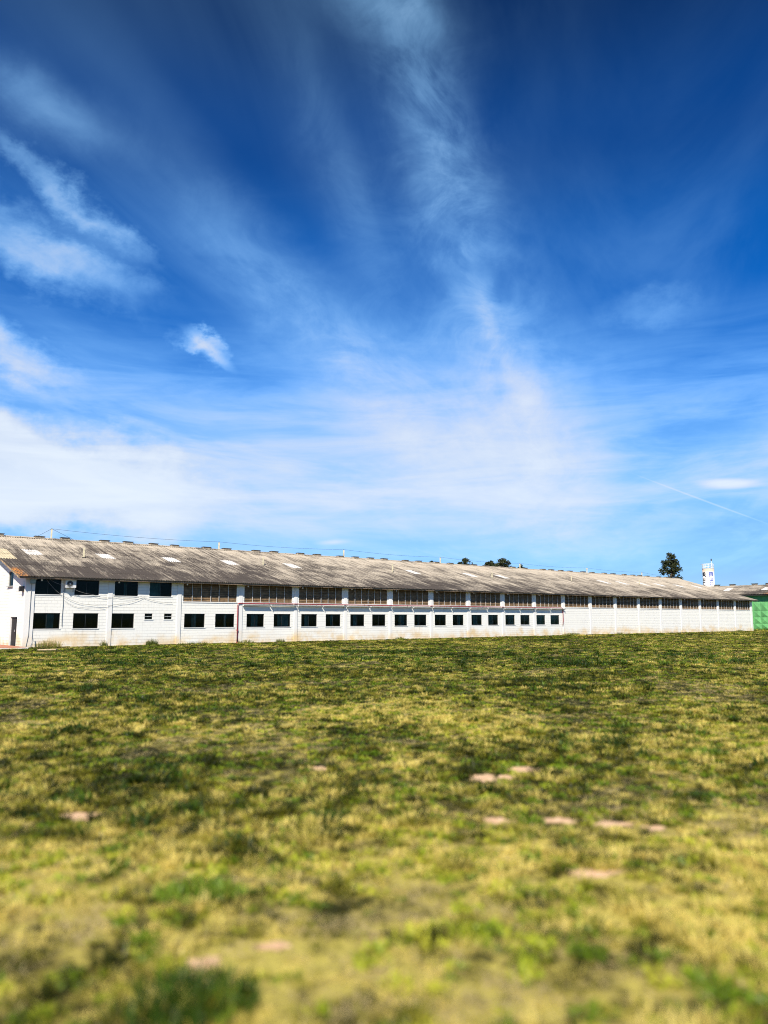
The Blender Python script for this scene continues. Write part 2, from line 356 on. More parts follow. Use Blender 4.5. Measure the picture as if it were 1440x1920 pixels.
def ground_material():
    t = NT('dry_turf_ground'); v = t.coord(world=True); d = turf(t, v); f = t.noise(v, 9.0, 6.0, 0.7); g = t.noise(v, 55.0, 4.0, 0.7)
    k = t.ramp(t.math('ADD', d, t.math('MULTIPLY', t.math('SUBTRACT', f, 0.5), 1.8)), 1.0, 1.55)
    c = t.mix(k, (0.022, 0.022, 0.004), (0.52, 0.44, 0.10))
    c = t.mix(t.ramp(g, 0.5, 0.75), c, (0.06, 0.05, 0.02))
    c = t.mix(t.math('MULTIPLY', t.ramp(t.noise(v, 1.1, 6.0, 0.7), 0.62, 0.70), 0.6), c, (0.40, 0.22, 0.12))
    return t.bsdf(c, 0.95, 0, 0.1, t.math('ADD', f, t.math('MULTIPLY', g, 0.5)), 0.8, 0.03)
gm_ = bpy.data.meshes.new('ground'); gm_.from_pydata(gv, [], gf); gm_.polygons.foreach_set('use_smooth', [True] * len(gf)); gm_.materials.append(ground_material())
tag(obj('ground', gm_), kind='structure')
t = NT('bare_soil'); v = t.coord(world=True); nz = t.noise(v, 9.0, 6.0, 0.65)
at_ = t.n('ShaderNodeAttribute', attribute_name='core').outputs['Fac']
edge = t.ramp(t.math('ADD', at_, t.math('MULTIPLY', t.math('SUBTRACT', t.noise(v, 11.0, 6.0, 0.7), 0.5), 2.0)), .20, .75)
M_soil = t.bsdf(t.mix(edge, t.mix(t.ramp(nz, .35, .65), (0.10, 0.085, 0.03), (0.40, 0.31, 0.11)), t.mix(t.ramp(nz, .3, .7), (0.56, 0.35, 0.20), (0.78, 0.54, 0.35))), 0.95, 0, 0.1, nz, 0.8, 0.02)
for i, (sx, sy, ra, rb) in enumerate(SOIL):
    m = MB(); n = 22; ring = []
    vv = [(sx, sy, gz(sx, sy) + 0.012)]
    for kk, fr in ((0, 0.55), (1, 1.0)):
        for k in range(n):
            a = 2 * math.pi * k / n; w = 1 + 0.6 * noise.noise((math.cos(a) * 1.6 + i * 3, math.sin(a) * 1.6, 1.0)) + 0.5 * noise.noise((math.cos(a) * 4 + i, math.sin(a) * 4, 3.0))
            x, y = sx + ra * w * fr * math.cos(a), sy + rb * w * fr * math.sin(a)
            vv.append((x, y, gz(x, y) + (0.010 if kk == 0 else -0.004)))
    ff = [(0, 1 + k, 1 + (k + 1) % n) for k in range(n)] + [(1 + k, 1 + n + k, 1 + n + (k + 1) % n, 1 + (k + 1) % n) for k in range(n)]
    so = m.add(vv, ff).build('soil_patch', M_soil, None, True); at = so.data.attributes.new('core', 'FLOAT', 'POINT')
    at.data.foreach_set('value', [1.0] + [.75] * n + [.0] * n); tag(so, kind='structure')

# ================================================================== the long shed
LEN = 101.6; WID = 23.2; HW = 11.6; OV = 0.65; EZ = 4.47; SL = 0.297; BAY = 5.04; P0 = 0.4
PIL = [P0 + BAY * k for k in range(21)]
def rz_(y): return EZ + SL * (y + OV) if y <= HW else EZ + SL * (2 * HW - y + OV)
lowin = [(.56, 2.21), (3.05, 4.70), (5.54, 7.18), (10.93, 12.56), (13.42, 15.02), (16.08, 17.63), (18.52, 20.08), (21.13, 22.68), (23.57, 25.11), (26.16, 27.69),
         (28.57, 30.09), (31.16, 32.68), (33.55, 35.08), (36.15, 37.63), (38.53, 40.02), (41.12, 42.62), (43.54, 45.02), (46.14, 47.61), (48.50, 50.0), (51.12, 52.59), (53.52, 55.04)]
Z0, Z1 = 1.17, 2.17
small = [(7.94, 8.51), (9.38, 9.96)]
upwin = [(.56, 2.17), (3.04, 4.66), (5.73, 7.38), (8.24, 9.88)]
louv = [(PIL[k] + 0.32, PIL[k + 1] - 0.34) for k in range(2, 20)]
openF = [(a, b, Z0, Z1) for a, b in lowin] + [(a, b, 1.77, 2.17) for a, b in small] + [(a, b, 3.37, 4.37) for a, b in upwin] + [(a, b, 3.05, 4.45) for a, b in louv]
TOPF = 4.56
def wall_cells(mb, L, H, opens, y0, y1, swap=False):
    """solid wall with rectangular holes: boxes on the grid of the opening edges"""
    xe = sorted(set([0, L] + [q for o in opens for q in o[:2]])); 
    for a, b in zip(xe[:-1], xe[1:]):
        zs = sorted([(o[2], o[3]) for o in opens if o[0] <= a + 1e-6 and o[1] >= b - 1e-6]); z = -0.3
        for p, q in zs + [(H, H)]:
            if p > z + 1e-4:
                if swap: mb.box(y0, y1, a, b, z, p)
                else: mb.box(a, b, y0, y1, z, p)
            z = max(z, q)
wb = MB(); wall_cells(wb, LEN, TOPF, openF, 0.012, 0.16)
wall_front = wb.build('front_wall', M_joint, shed)
# near gable wall: door and small upper window
gdoor = (1.46, 3.10, 0.0, 1.97); gwin = (2.95, 4.12, 3.97, 4.97)
wb = MB(); wall_cells(wb, WID, 4.50, [gdoor[:2] + (-.3, gdoor[3]), gwin[:2] + (3.97, 4.6)], 0.012, 0.16, True)
# the triangle above, in strips, with the rest of the window opening
def tri_strip(mb, x0, x1, a, b, zlo):
    za, zb = rz_(a) - .07, rz_(b) - .07
    mb.add([(x0, a, zlo), (x1, a, zlo), (x1, b, zlo), (x0, b, zlo), (x0, a, za), (x1, a, za), (x1, b, zb), (x0, b, zb)],
           [(0,3,2,1), (4,5,6,7), (0,1,5,4), (1,2,6,5), (2,3,7,6), (3,0,4,7)])
for a, b, zl in ((.16, gwin[0], 4.50), (gwin[0], gwin[1], 4.97), (gwin[1], HW, 4.50), (HW, WID, 4.50)): tri_strip(wb, .012, .16, a, b, zl)
wall_gable = wb.build('gable_wall', M_joint, shed)
# far gable, back wall, floor
wb = MB(); wb.box(LEN - .16, LEN, .17, WID - .17, -.3, 4.5); tri_strip(wb, LEN - .16, LEN, .17, HW, 4.5); tri_strip(wb, LEN - .16, LEN, HW, WID - .17, 4.5)
wb.build('far_gable_wall', M_wall, shed)
MB().box(0, LEN, WID - .16, WID, -.3, TOPF).build('back_wall', M_wall, shed)
MB().box(.2, LEN - .2, .2, WID - .2, -.2, .06).build('floor_slab', M_floor, shed)

# blocks, one by one: the nearest 300 are objects, the rest are one mass
unit = MB().box(0, 1, 0, 1, 0, 1).mesh('block', M_wall)
blocks = []
def courses(L, opens, top, gable):
    rows = int((top + .03) / .2) + 1
    for r in range(rows):
        z0, z1 = -.03 + .2 * r, min(-.03 + .2 * r + .2, top if not gable else 99)
        if z1 - z0 < .03: continue
        cuts = sorted([(o[0], o[1]) for o in opens if o[2] < z1 - .02 and o[3] > z0 + .02])
        if not gable:   # columns interrupt the courses
            cuts = sorted(cuts + [((p - .15) if k else 0.0, p + .15) for k, p in enumerate(PIL)])
        spans = []; x = 0.0
        for a, b in cuts:
            if a > x + .02: spans.append((x, a))
            x = max(x, b)
        if x < L: spans.append((x, L))
        for a, b in spans:
            g = (math.floor(a / .4) - (0.5 if r % 2 else 0.0)) * .4
            while g < b:
                p, q = max(g, a), min(g + .4, b); g += .4
                if q - p < .04: continue
                zt = z1
                if gable:
                    lim = min(rz_(p), rz_(q)) - .09
                    if z0 > lim - .04: continue
                    zt = min(z1, lim)
                for o in opens:   # cut to the sill of an opening that starts inside this course
                    if o[0] < q - .01 and o[1] > p + .01 and z0 < o[2] < zt: zt = o[2]
                if gable and p < .26:
                    if q < .32: continue
                    p = .262
                blocks.append((gable, p + .003, q - .003, z0 + .007, zt - .007))
openB = [(a, b, c, d) for a, b, c, d in openF]
courses(LEN, openB, TOPF, False); courses(8.0, [gdoor[:2] + (-.3, gdoor[3]), gwin], 9, True)
def bdist(b):
    g, p, q, z0, z1 = b; w = W(0, (p + q) / 2, 0) if g else W((p + q) / 2, 0, 0)
    return w.length + (30 if g and p > 5.4 else 0)
blocks.sort(key=bdist)
rest = MB()
for i, (g, p, q, z0, z1) in enumerate(blocks):
    j = random.uniform(-.003, .002)
    if i < 300:
        if g: obj('block', unit, wall_gable, (j, p, z0), None, (.03, q - p, z1 - z0))
        else: obj('block', unit, wall_front, (p, j, z0), None, (q - p, .03, z1 - z0))
    elif g: rest.box(j, j + .03, p, q, z0, z1)
    else: rest.box(p, q, j, j + .03, z0, z1)
tag(rest.build('wall_blocks', M_wall, shed), kind='stuff')

# concrete columns
pm = MB().box(-.15, .15, -.05, .30, -.2, 4.54).mesh('pillar', M_conc)
for k, p in enumerate(PIL):
    if k: obj('pillar', pm, shed, (p, 0, 0))
    else: MB().box(-.025, .54, -.05, .26, -.2, 4.54).build('pillar', M_conc, shed)
# louvre bays
slat = MB(); slat.add([(0, .02, 0), (1, .02, 0), (1, .045, .115), (0, .045, .115), (0, .035, -.003), (1, .035, -.003), (1, .06, .112), (0, .06, .112)],
                      [(0, 1, 2, 3), (7, 6, 5, 4), (0, 4, 5, 1), (3, 2, 6, 7), (1, 5, 6, 2), (0, 3, 7, 4)])
slat_m = slat.mesh('slat', M_wood)
mull = MB().box(-.018, .018, -.004, .03, 3.06, 4.46).mesh('mullion', M_mull)
for k, (a, b) in enumerate(louv):
    bay = MB(); bay.box(a, b, .0, .13, 3.052, 3.075); bay.box(a, b, .02, .10, 4.42, 4.46)
    bay = bay.build('louvre', M_timber, shed)
    n = 10 if k < 9 else 8; st = 1.34 / n
    for i in range(n): obj('slat', slat_m, bay, (a, .04 + random.uniform(-.005, .005), 3.09 + i * st), (random.uniform(-.12, .05), 0, 0), (b - a, 1, 1))
    for i in range(1, 6):
        x = a + (b - a) * i / 6 + random.uniform(-.03, .03); obj('mullion', mull, bay, (x, 0, 0), (0, random.uniform(-.006, .006), 0))
    MB().box(a - .04, b + .04, -.04, -.005, 2.975, 3.048).build('sill', M_conc, bay)
# windows
def window(a, b, z0, z1, parent, curtain=True, bars=False):
    f = MB(); w = .035
    for q in ((a, a + w, z0, z1), (b - w, b, z0, z1), (a + w, b - w, z0, z0 + w), (a + w, b - w, z1 - w, z1)): f.box(q[0], q[1], .06, .12, q[2], q[3])
    c = (a + b) / 2
    f.box(c - w / 2, c + w / 2, .095, .125, z0 + w, z1 - w)
    win = f.build('window', M_frame, parent)
    MB().box(a + w, c - w / 2, .085, .091, z0 + w, z1 - w).build('pane', M_glass, win)
    MB().box(c + w / 2, b - w, .098, .104, z0 + w, z1 - w).build('pane', M_glass, win)
    MB().box(a - .05, b + .05, -.035, .055, z0 - .045, z0 - .004).build('sill', M_conc, win)
    if bars: MB().box(a + w, b - w, .062, .078, (z0 + z1) / 2 - .02, (z0 + z1) / 2 + .02).build('glazing_bar', M_grey, win)
    if curtain:
        m = MB(); lo, hi = sorted((random.uniform(a, a + .9), random.uniform(b - .8, b)))
        n = max(6, int((hi - lo) / .035)); vv = []
        for i in range(n + 1):
            x = lo + (hi - lo) * i / n; y = .22 + .03 * math.sin(i * 1.9) + random.uniform(-.008, .008)
            vv += [(x, y, z0 - .3), (x, y, z1 + .05)]
        m.add(vv, [(2*i, 2*i+2, 2*i+3, 2*i+1) for i in range(n)]); m.build('curtain', M_curtain, win, True)
    return win
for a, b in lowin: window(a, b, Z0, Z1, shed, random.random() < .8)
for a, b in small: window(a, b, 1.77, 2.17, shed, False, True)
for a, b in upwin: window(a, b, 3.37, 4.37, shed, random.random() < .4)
# dark rooms behind the glazed part so the panes look into shade
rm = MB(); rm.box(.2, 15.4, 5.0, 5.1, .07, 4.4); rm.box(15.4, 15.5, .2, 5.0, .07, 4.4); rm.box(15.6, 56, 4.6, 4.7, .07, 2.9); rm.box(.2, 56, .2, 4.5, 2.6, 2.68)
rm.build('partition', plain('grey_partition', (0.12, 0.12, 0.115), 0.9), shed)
# gable door and window
dr = MB(); dr.box(.10, .15, gdoor[0] + .62, gdoor[1] - .05, .05, 1.92)
door = dr.build('door', plain('dark_door', (0.03, 0.027, 0.025), 0.6), shed)
dj = MB(); dj.box(.0, .16, gdoor[0], gdoor[0] + .05, 0, 1.97); dj.box(.0, .16, gdoor[1] - .05, gdoor[1], 0, 1.97); dj.box(.0, .16, gdoor[0] + .05, gdoor[1] - .05, 1.92, 1.97)
dj.build('door_frame', M_white, door)
MB().box(.06, .10, gdoor[0] + .72, gdoor[0] + .78, .95, 1.10).build('handle', M_grey, door)
gw = MB()
for q in ((gwin[0], gwin[0] + .04, 3.97, 4.97), (gwin[1] - .04, gwin[1], 3.97, 4.97), (gwin[0] + .04, gwin[1] - .04, 3.97, 4.01), (gwin[0] + .04, gwin[1] - .04, 4.93, 4.97)): gw.box(.05, .12, q[0], q[1], q[2], q[3])
gwo = gw.build('window', M_grey, shed); MB().box(.085, .091, gwin[0] + .04, gwin[1] - .04, 4.01, 4.93).build('pane', M_glass, gwo)
MB().box(-.12, .1, gwin[0] - .03, gwin[1] + .03, 3.93, 3.965).build('sill', M_grey, gwo)

# roof ----------------------------------------------------------------
NCOL, NROW, SW, RH = 97, 8, 1.062, 12.25 / 8
TILT = math.atan(SL); COS = math.cos(TILT)
def sheet_mesh(name, mat):
    """one corrugated sheet: six waves wide, lying along +y, lower end at y = 0"""
    m = MB(); n = 36; ln = RH / COS + .10; N_ = n + 1
    wave = [(SW * i / n + (.0 if i < n else .018), .026 * math.sin(i * math.pi / 3)) for i in range(N_)]
    vv = [(x, 0, z) for x, z in wave] + [(x, ln, z - .014) for x, z in wave] + [(x, 0, z) for x, z in wave] + [(x, .01, z - .012) for x, z in wave]
    ff = [(i, i + 1, N_ + i + 1, N_ + i) for i in range(n)] + [(3*N_ + i, 3*N_ + i + 1, 2*N_ + i + 1, 2*N_ + i) for i in range(n)]
    m.add(vv, ff); me = m.mesh(name, mat, True); return me, vv, ff
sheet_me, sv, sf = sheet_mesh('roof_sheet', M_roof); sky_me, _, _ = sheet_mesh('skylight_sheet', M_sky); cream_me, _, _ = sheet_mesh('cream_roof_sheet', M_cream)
rf = MB()   # purlins carry the sheets
for r in range(NROW + 1):
    y = -OV + .12 + RH * r - (.2 if r == NROW else 0); z = EZ + SL * (y + OV)
    rf.box(-.62, LEN + .6, y - .04, y + .04, z - .16, z - .045)
roof = rf.build('roof', M_timber, shed)
skycols = {2, 7, 12, 17, 23, 29, 37, 45, 50, 60, 65, 69, 73, 78, 82, 87, 92}
fade = {29, 60, 65}
order = []; far = MB()
for c in range(NCOL):
    for r in range(NROW):
        y = -OV + RH * r; z = EZ + SL * RH * r + .016
        x = -.64 + SW * c
        j = (random.uniform(-.006, .006), random.uniform(-.02, .02), random.uniform(-.003, .003)); rot = (TILT + random.uniform(-.002, .002), random.uniform(-.002, .002), random.uniform(-.003, .003))
        if r == 4 and c in skycols and c not in fade: obj('skylight_sheet', sky_me, roof, (x + j[0], y + j[1], z + .012), rot)
        elif c == 0 and r in (3, 4): obj('cream_roof_sheet', cream_me, roof, (x, y, z + .008), rot)
        elif c < 38: obj('roof_sheet', sheet_me, roof, (x + j[0], y + j[1], z + j[2]), rot)
        else:
            Mx = Matrix.Translation((x + j[0], y + j[1], z + j[2])) @ Matrix.Rotation(rot[0], 4, 'X')
            far.add([Mx @ Vector(p) for p in sv], sf)
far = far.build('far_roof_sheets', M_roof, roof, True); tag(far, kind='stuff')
# the slope facing away: corrugated as well, one mass
bk = MB(); n = NCOL * 12; vv = []
for (y, z) in ((HW, rz_(HW)), (WID + OV, EZ)):
    for i in range(n + 1): vv.append((-.64 + (LEN + 1.3) * i / n, y, z + (.026 if i % 2 else -.026)))
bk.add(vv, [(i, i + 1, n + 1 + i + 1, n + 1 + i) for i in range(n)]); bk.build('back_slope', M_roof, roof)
# ridge caps
cap = MB(); cap.add([(0, -.28, -.083 + .05), (1.04, -.28, -.083 + .05), (1.04, 0, .075), (0, 0, .075), (0, .28, -.033), (1.04, .28, -.033), (0, -.28, -.045), (1.04, -.28, -.045)], [(0, 1, 2, 3), (3, 2, 5, 4), (6, 7, 1, 0)])
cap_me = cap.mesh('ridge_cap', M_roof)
for c in range(NCOL): obj('ridge_cap', cap_me, roof, (-.63 + SW * c, HW, rz_(HW) + random.uniform(-.004, .008)), (0, random.uniform(-.006, .006), 0))
# ridge vents
vent = MB(); vent.box(-.36, .36, -.20, .20, -.02, .12); vent_me = vent.mesh('ridge_vent', plain('vent_fibre_cement', (0.42, 0.35, 0.26), 0.9, 0, 0.3))
vc = MB(); vc.box(-.40, .40, -.26, .26, .12, .155); vc_me = vc.mesh('vent_cap', M_steel)
for s_ in (1.0, 4.0, 6.0, 9.2, 11.2, 13.4, 15.4, 18.5, 20.6, 23.7, 25.7, 28.8, 30.8, 33.8, 35.8, 37.8, 39.8, 42.9, 44.9, 47.7, 50.0, 54.0, 56.2, 59.0, 61.2, 63.6, 67.3, 69.1, 71.2, 73.2, 76.2, 78.3, 81.3, 83.5, 86.4, 88.7, 90.6, 92.7, 96.0, 98.2):
    o = obj('ridge_vent', vent_me, roof, (s_ + random.uniform(-.05, .05), HW, rz_(HW) + .03), (0, random.uniform(-.03, .03), 0), (random.uniform(.9, 1.05), 1, random.uniform(.85, 1.1)))
    obj('vent_cap', vc_me, o)
# rafters and the eave timber
rm_ = MB(); rm_.add([(-.04, -.55, rz_(-.55) - .20), (.04, -.55, rz_(-.55) - .20), (.04, HW, rz_(HW) - .32), (-.04, HW, rz_(HW) - .32), (-.04, -.55, rz_(-.55) - .1), (.04, -.55, rz_(-.55) - .1), (.04, HW, rz_(HW) - .165), (-.04, HW, rz_(HW) - .165)],
                    [(0,3,2,1), (4,5,6,7), (0,1,5,4), (1,2,6,5), (2,3,7,6), (3,0,4,7)])
raf = rm_.mesh('rafter', M_timber)
for p in PIL: obj('rafter', raf, shed, (p + .06, 0, 0))
MB().box(-.55, LEN + .5, -.13, -.06, 4.40, 4.47).build('eave_beam', M_timber, shed)
# verge board under the roof edge of the gable
vb = MB(); a, b = -OV + .05, HW
vb.add([(-.60, a, rz_(a) - .17), (-.57, a, rz_(a) - .17), (-.57, b, rz_(b) - .17), (-.60, b, rz_(b) - .17), (-.60, a, rz_(a) - .03), (-.57, a, rz_(a) - .03), (-.57, b, rz_(b) - .03), (-.60, b, rz_(b) - .03)],
       [(0,3,2,1), (4,5,6,7), (0,1,5,4), (1,2,6,5), (2,3,7,6), (3,0,4,7)])
vb.build('verge_board', plain('weathered_verge', (0.42, 0.30, 0.18), 0.85, 0, 0.4), shed)

# white gutter lengths over the windows
gut = MB(); n = 8
vv = []
for x in (0, 1):
    for i in range(n + 1):
        a = math.pi * i / n; vv.append((x, -.19 - .105 * math.cos(a), 2.87 - .095 * math.sin(a)))
    for i in range(n + 1):
        a = math.pi * i / n; vv.append((x, -.19 - .098 * math.cos(a), 2.87 - .088 * math.sin(a)))
k = n + 1
gut.add(vv, [(i, i + 1, 2*k + i + 1, 2*k + i) for i in range(n)] + [(k + i + 1, k + i, 3*k + i, 3*k + i + 1) for i in range(n)])
gut_me = gut.mesh('gutter', M_white, True)
br = MB(); br.box(-.02, .02, -.32, .0, 2.885, 2.91); br.box(-.02, .02, -.32, -.30, 2.78, 2.885); br_me = br.mesh('bracket', M_grey)
for kx in range(3, 11):
    for hf in (0, 1):
        x = PIL[kx] + .12 + hf * BAY / 2
        g = obj('gutter', gut_me, shed, (x, 0, random.uniform(-.015, .015)), (0, random.uniform(-.004, .004), 0), (BAY / 2 - .14, 1, 1))
        b_ = obj('bracket', br_me, g, (1.02, 0, 0), None, (1 / (BAY / 2 - .14), 1, 1))

# ------------------------------------------------------------------ things fixed to the shed
def on_shed(name, label, cat, s, y, z, group=None): return thing(name, label, cat, W(s, y, z), RZ, group)
# red pipe
r_ = .042; zz = 2.965
pts = [(15.24, -.10, -.1), (15.24, -.10, zz - .12), (15.27, -.10, zz - .03), (15.36, -.10, zz)] + [(15.36 + 4 * i, -.10 + .01 * math.sin(i * 2.1), zz + .012 * math.sin(i * 1.3)) for i in range(1, 10)] + [(55.45, -.10, zz), (55.56, -.10, zz - .04), (55.6, -.10, zz - .14), (55.62, -.10, 1.6), (55.55, -.08, 1.06)]
pipe = on_shed('red_pipe', 'long red pipe running along the white wall above the lower windows', 'pipe', 0, 0, 0)
MB().tube(pts, r_, 10).build('pipe_run', M_red, pipe, True)
for s_ in np.arange(17.5, 55, 5.04):
    MB().box(s_ - .02, s_ + .02, -.165, -.005, zz + .03, zz + .065).build('pipe_clip', M_grey, pipe)
MB().tube([(15.24, -.10, .9), (15.24, -.10, 1.0)], .065, 10).build('joint_sleeve', M_red, pipe); MB().tube([(15.24, -.10, -.02), (15.24, -.10, .05)], .075, 10).build('foot_sleeve', M_red, pipe)
# air conditioner
ac = on_shed('air_conditioner', 'white air conditioner unit between the two leftmost upper windows', 'air conditioner', 2.675, 0, 3.83)
MB().box(-.34, .34, -.34, -.06, .0, .50).build('housing', M_white, ac)
fr = MB()
for k in range(24):
    a0, a1 = 2*math.pi*k/24, 2*math.pi*(k+1)/24
    fr.add([(-.06 + .19*math.cos(a0), -.348, .25 + .19*math.sin(a0)), (-.06 + .19*math.cos(a1), -.348, .25 + .19*math.sin(a1)), (-.06, -.348, .25)], [(0, 1, 2)])
fan = fr.build('fan_opening', M_black, ac)
fg = MB()
for rr in (.06, .11, .16, .20): fg.tube([(-.06 + rr*math.cos(2*math.pi*k/20), -.358, .25 + rr*math.sin(2*math.pi*k/20)) for k in range(21)], .006, 5)
fg.build('grille', M_grey, fan); MB().tube([(-.06, -.352, .25), (-.06, -.375, .25)], .045, 12).build('hub', M_white, fan)
for s_ in (-.26, .26): MB().box(s_ - .02, s_ + .02, -.36, -.01, -.05, -.005).box(s_ - .02, s_ + .02, -.035, -.01, -.28, -.05).build('bracket', M_grey, ac)
MB().tube([(-.3, -.05, .0), (-.36, -.03, -.35), (-.33, -.03, -1.1), (-.36, -.03, -1.9), (-.34, -.03, -2.5)], .022, 6).build('drain_hose', M_grey, ac)
# floodlight and conduit on the corner column
fl = on_shed('floodlight', 'grey floodlight box under the eave at the corner column', 'floodlight', .30, -.05, 3.98)
MB().add([(-.15, -.30, .05), (.15, -.30, .05), (.11, -.05, .05), (-.11, -.05, .05), (-.19, -.34, .32), (.19, -.34, .32), (.14, -.05, .34), (-.14, -.05, .34)], [(0,3,2,1), (4,5,6,7), (0,1,5,4), (1,2,6,5), (2,3,7,6), (3,0,4,7)]).build('housing', plain('grey_green_lamp', (0.25, 0.30, 0.27), 0.6), fl)
MB().tube([(0, -.05, .05), (0, -.03, -.25), (.0, -.02, -3.2), (-.12, -.02, -3.95)], .02, 6).build('conduit', M_grey, fl)
MB().box(-.03, .03, -.06, .02, .34, .42).build('bracket', M_grey, fl)
# black box on the gable corner
bb = on_shed('alarm_box', 'small black box on the gable wall just below the eave corner', 'box', -.02, .42, 3.55)
MB().box(-.24, .0, -.2, .2, 0, .32).build('case', M_black, bb); MB().box(-.26, -.245, -.15, .15, .05, .27).build('front_cover', M_steel, bb)
# bulbs under the eave
hb = MB().cyl((0, 0), .04, .05, .16, 10).mesh('holder', M_grey); bu = MB().ball((0, 0, 0), .062).mesh('bulb', plain('white_glass_bulb', (0.85, 0.85, 0.83), 0.25), True)
for k, p in enumerate(PIL[:-1]):
    NTH = 'corner second third fourth fifth sixth seventh eighth ninth tenth eleventh twelfth thirteenth fourteenth fifteenth sixteenth seventeenth eighteenth nineteenth twentieth'.split()
    lp = on_shed('bulb_lamp', 'small white bulb under the eave beside the ' + NTH[k] + (' column of the gable end' if k == 0 else ' column counted from the gable end'), 'lamp', p + .45, -.32, 4.27, 'bulbs under the eave')
    obj('holder', hb, lp); obj('bulb', bu, lp)
# sagging cables on the two-storey part
def cable(label, pts, r, mat, name='sagging_cable', cat='cable', sag=None):
    P = []
    for (a, b) in zip(pts[:-1], pts[1:]):
        for i in range(10):
            f_ = i / 10; q = Vector(a).lerp(Vector(b), f_); q.z -= (sag or .12) * 4 * f_ * (1 - f_); P.append(q)
    P.append(Vector(pts[-1])); o = MB().tube(P, r, 5).build(name, mat, None, True)
    o.location = ORG; o.rotation_euler = (0, 0, RZ); return tag(o, label, cat)
cable('pale cable sagging across the first upper window towards the white wall', [(1.15, -.12, 4.38), (2.3, -.10, 3.3), (4.0, -.08, 2.75), (6.2, -.08, 2.85), (7.9, -.08, 3.4)], .008, M_cable)
cable('pale cable hanging from the eave past the air conditioner', [(1.3, -.2, 4.4), (2.35, -.4, 4.0), (4.2, -.1, 3.42), (5.8, -.08, 3.3), (7.6, -.08, 3.35), (9.9, -.08, 2.95)], .008, M_cable)
cable('thin grey cable looping down the wall between column and second window', [(2.4, -.06, 3.0), (3.6, -.06, 2.55), (5.4, -.06, 2.62)], .007, M_cable)
# leaning pole
lpo = MB().tube([W(.30, -.45, -.02), W(.64, -.10, .55)], .025, 8).build('leaning_pole', M_grey); tag(lpo, 'thin grey pole leaning on the foot of the corner column', 'pole')
# posts standing on the roof
rid = rz_(HW); prev = None; tops = []
ordn = ['first', 'second', 'third', 'fourth', 'fifth', 'sixth', 'seventh']
for k, (s_, h) in enumerate(((4.9, .78), (19.8, .68), (34.3, .80), (48.4, .72), (62.7, .66), (77.2, .68), (91.3, .62))):
    o = on_shed('ridge_post', f'{ordn[k]} thin post on the roof ridge counted from the gable end', 'post', s_, HW + .05, rid, 'wire posts on the ridge')
    MB().box(-.05, .05, -.05, .05, -.1, h).build('shaft', M_post, o); MB().tube([(0, 0, h), (0, 0, h + .07)], .03, 8).build('insulator', M_steel, o)
    if k == 5: MB().box(-.2, .2, -.03, .03, h - .08, h - .03).build('crossarm', M_post, o)
    tops.append((s_, HW + .05, rid + h + .05))
ends = tops + [(101.0, HW + .05, rid + .35)]
cable('dark wire strung along the ridge from post to post', ends, .010, M_darkcable, 'ridge_wire', 'wire', .16)
gw1 = cable('short guy wire from the first ridge post down to the roof on its gable side', [tops[0], (3.7, HW, rid + .08)], .012, M_darkcable, 'guy_wire', 'wire', .01)
gw2 = cable('short guy wire from the first ridge post down to the roof on its far side', [tops[0], (6.6, HW, rid + .08)], .012, M_darkcable, 'guy_wire', 'wire', .01)
for k, (s_, y, h) in enumerate(((5.38, 5.4, .74), (21.06, 5.9, .72), (35.96, 5.8, .82), (50.31, 5.4, .62), (65.6, 5.9, .62), (80.86, 5.8, .7))):
    o = on_shed('roof_post', f'{ordn[k]} short cream post halfway up the roof slope counted from the gable', 'post', s_, y, rz_(y), 'cream posts on the roof slope')
    MB().box(-.05, .05, -.05, .05, -.12, h).build('shaft', M_post, o); MB().box(-.09, .09, -.09, .09, .02, .05).build('flashing', M_steel, o)
    if k in (0, 3): MB().tube([(-.02, 0, h * .95), (-.45, .1, .02)], .012, 5).build('stay', M_steel, o)

# slab before the gable, board in the grass
t = NT('red_oxide_paving'); v = t.coord(world=True); nz = t.noise(v, 3.0, 6.0, 0.65)
slb = thing('entrance_slab', 'low red topped concrete slab in front of the gable door', 'slab', W(0, 0), RZ)
MB().box(-4.6, -.35, -2.6, 9.0, -.05, .10).build('kerb', M_conc, slb)
MB().box(-4.5, -.45, -2.5, 9.0, .104, .125).build('paving', t.bsdf(t.mix(t.ramp(nz, .35, .65), (0.42, 0.16, 0.09), (0.56, 0.27, 0.17)), 0.85, 0, 0.2), slb)
bd = MB().box(-.52, .52, -.11, .11, .0, .05).build('loose_board', plain('weathered_board', (0.55, 0.43, 0.27), 0.85, 0, 0.25)); bd.location = (-19.2, 44.5, .05); bd.rotation_euler = (.06, -.02, .06)
tag(bd, 'pale loose board lying in the grass near the shed corner', 'board')

# ================================================================== green shed beyond the far end
GS = 110.0
grn = thing('green_shed', 'green panelled shed with a corrugated roof past the far end of the white shed', 'shed', W(GS, 0), RZ)
def green_mat(name, c):
    t = NT(name); v = t.coord(grn); nz = t.noise(v, 1.2, 5.0, 0.6)
    return t.bsdf(t.mix(t.ramp(nz, .3, .7), tuple(x * .8 for x in c), tuple(x * 1.15 for x in c)), 0.6, 0, 0.25, t.noise(v, 6.0, 4.0), .1, .01)
M_green = green_mat('green_paint', (0.15, 0.43, 0.16))
MB().box(.06, .2, -14, 15, -.2, 5.5).build('front_wall', M_green, grn)
MB().box(10.8, 11, -14, 15, -.2, 5.5).build('back_wall', M_green, grn); MB().box(.2, 10.8, 14.8, 15, -.2, 5.5).build('end_wall', M_green, grn)
MB().box(.2, 10.8, -14, -13.8, -.2, 5.5).build('end_wall', M_green, grn)
zr = [.08, 1.0, 2.0, 3.0, 4.42]
pans = []
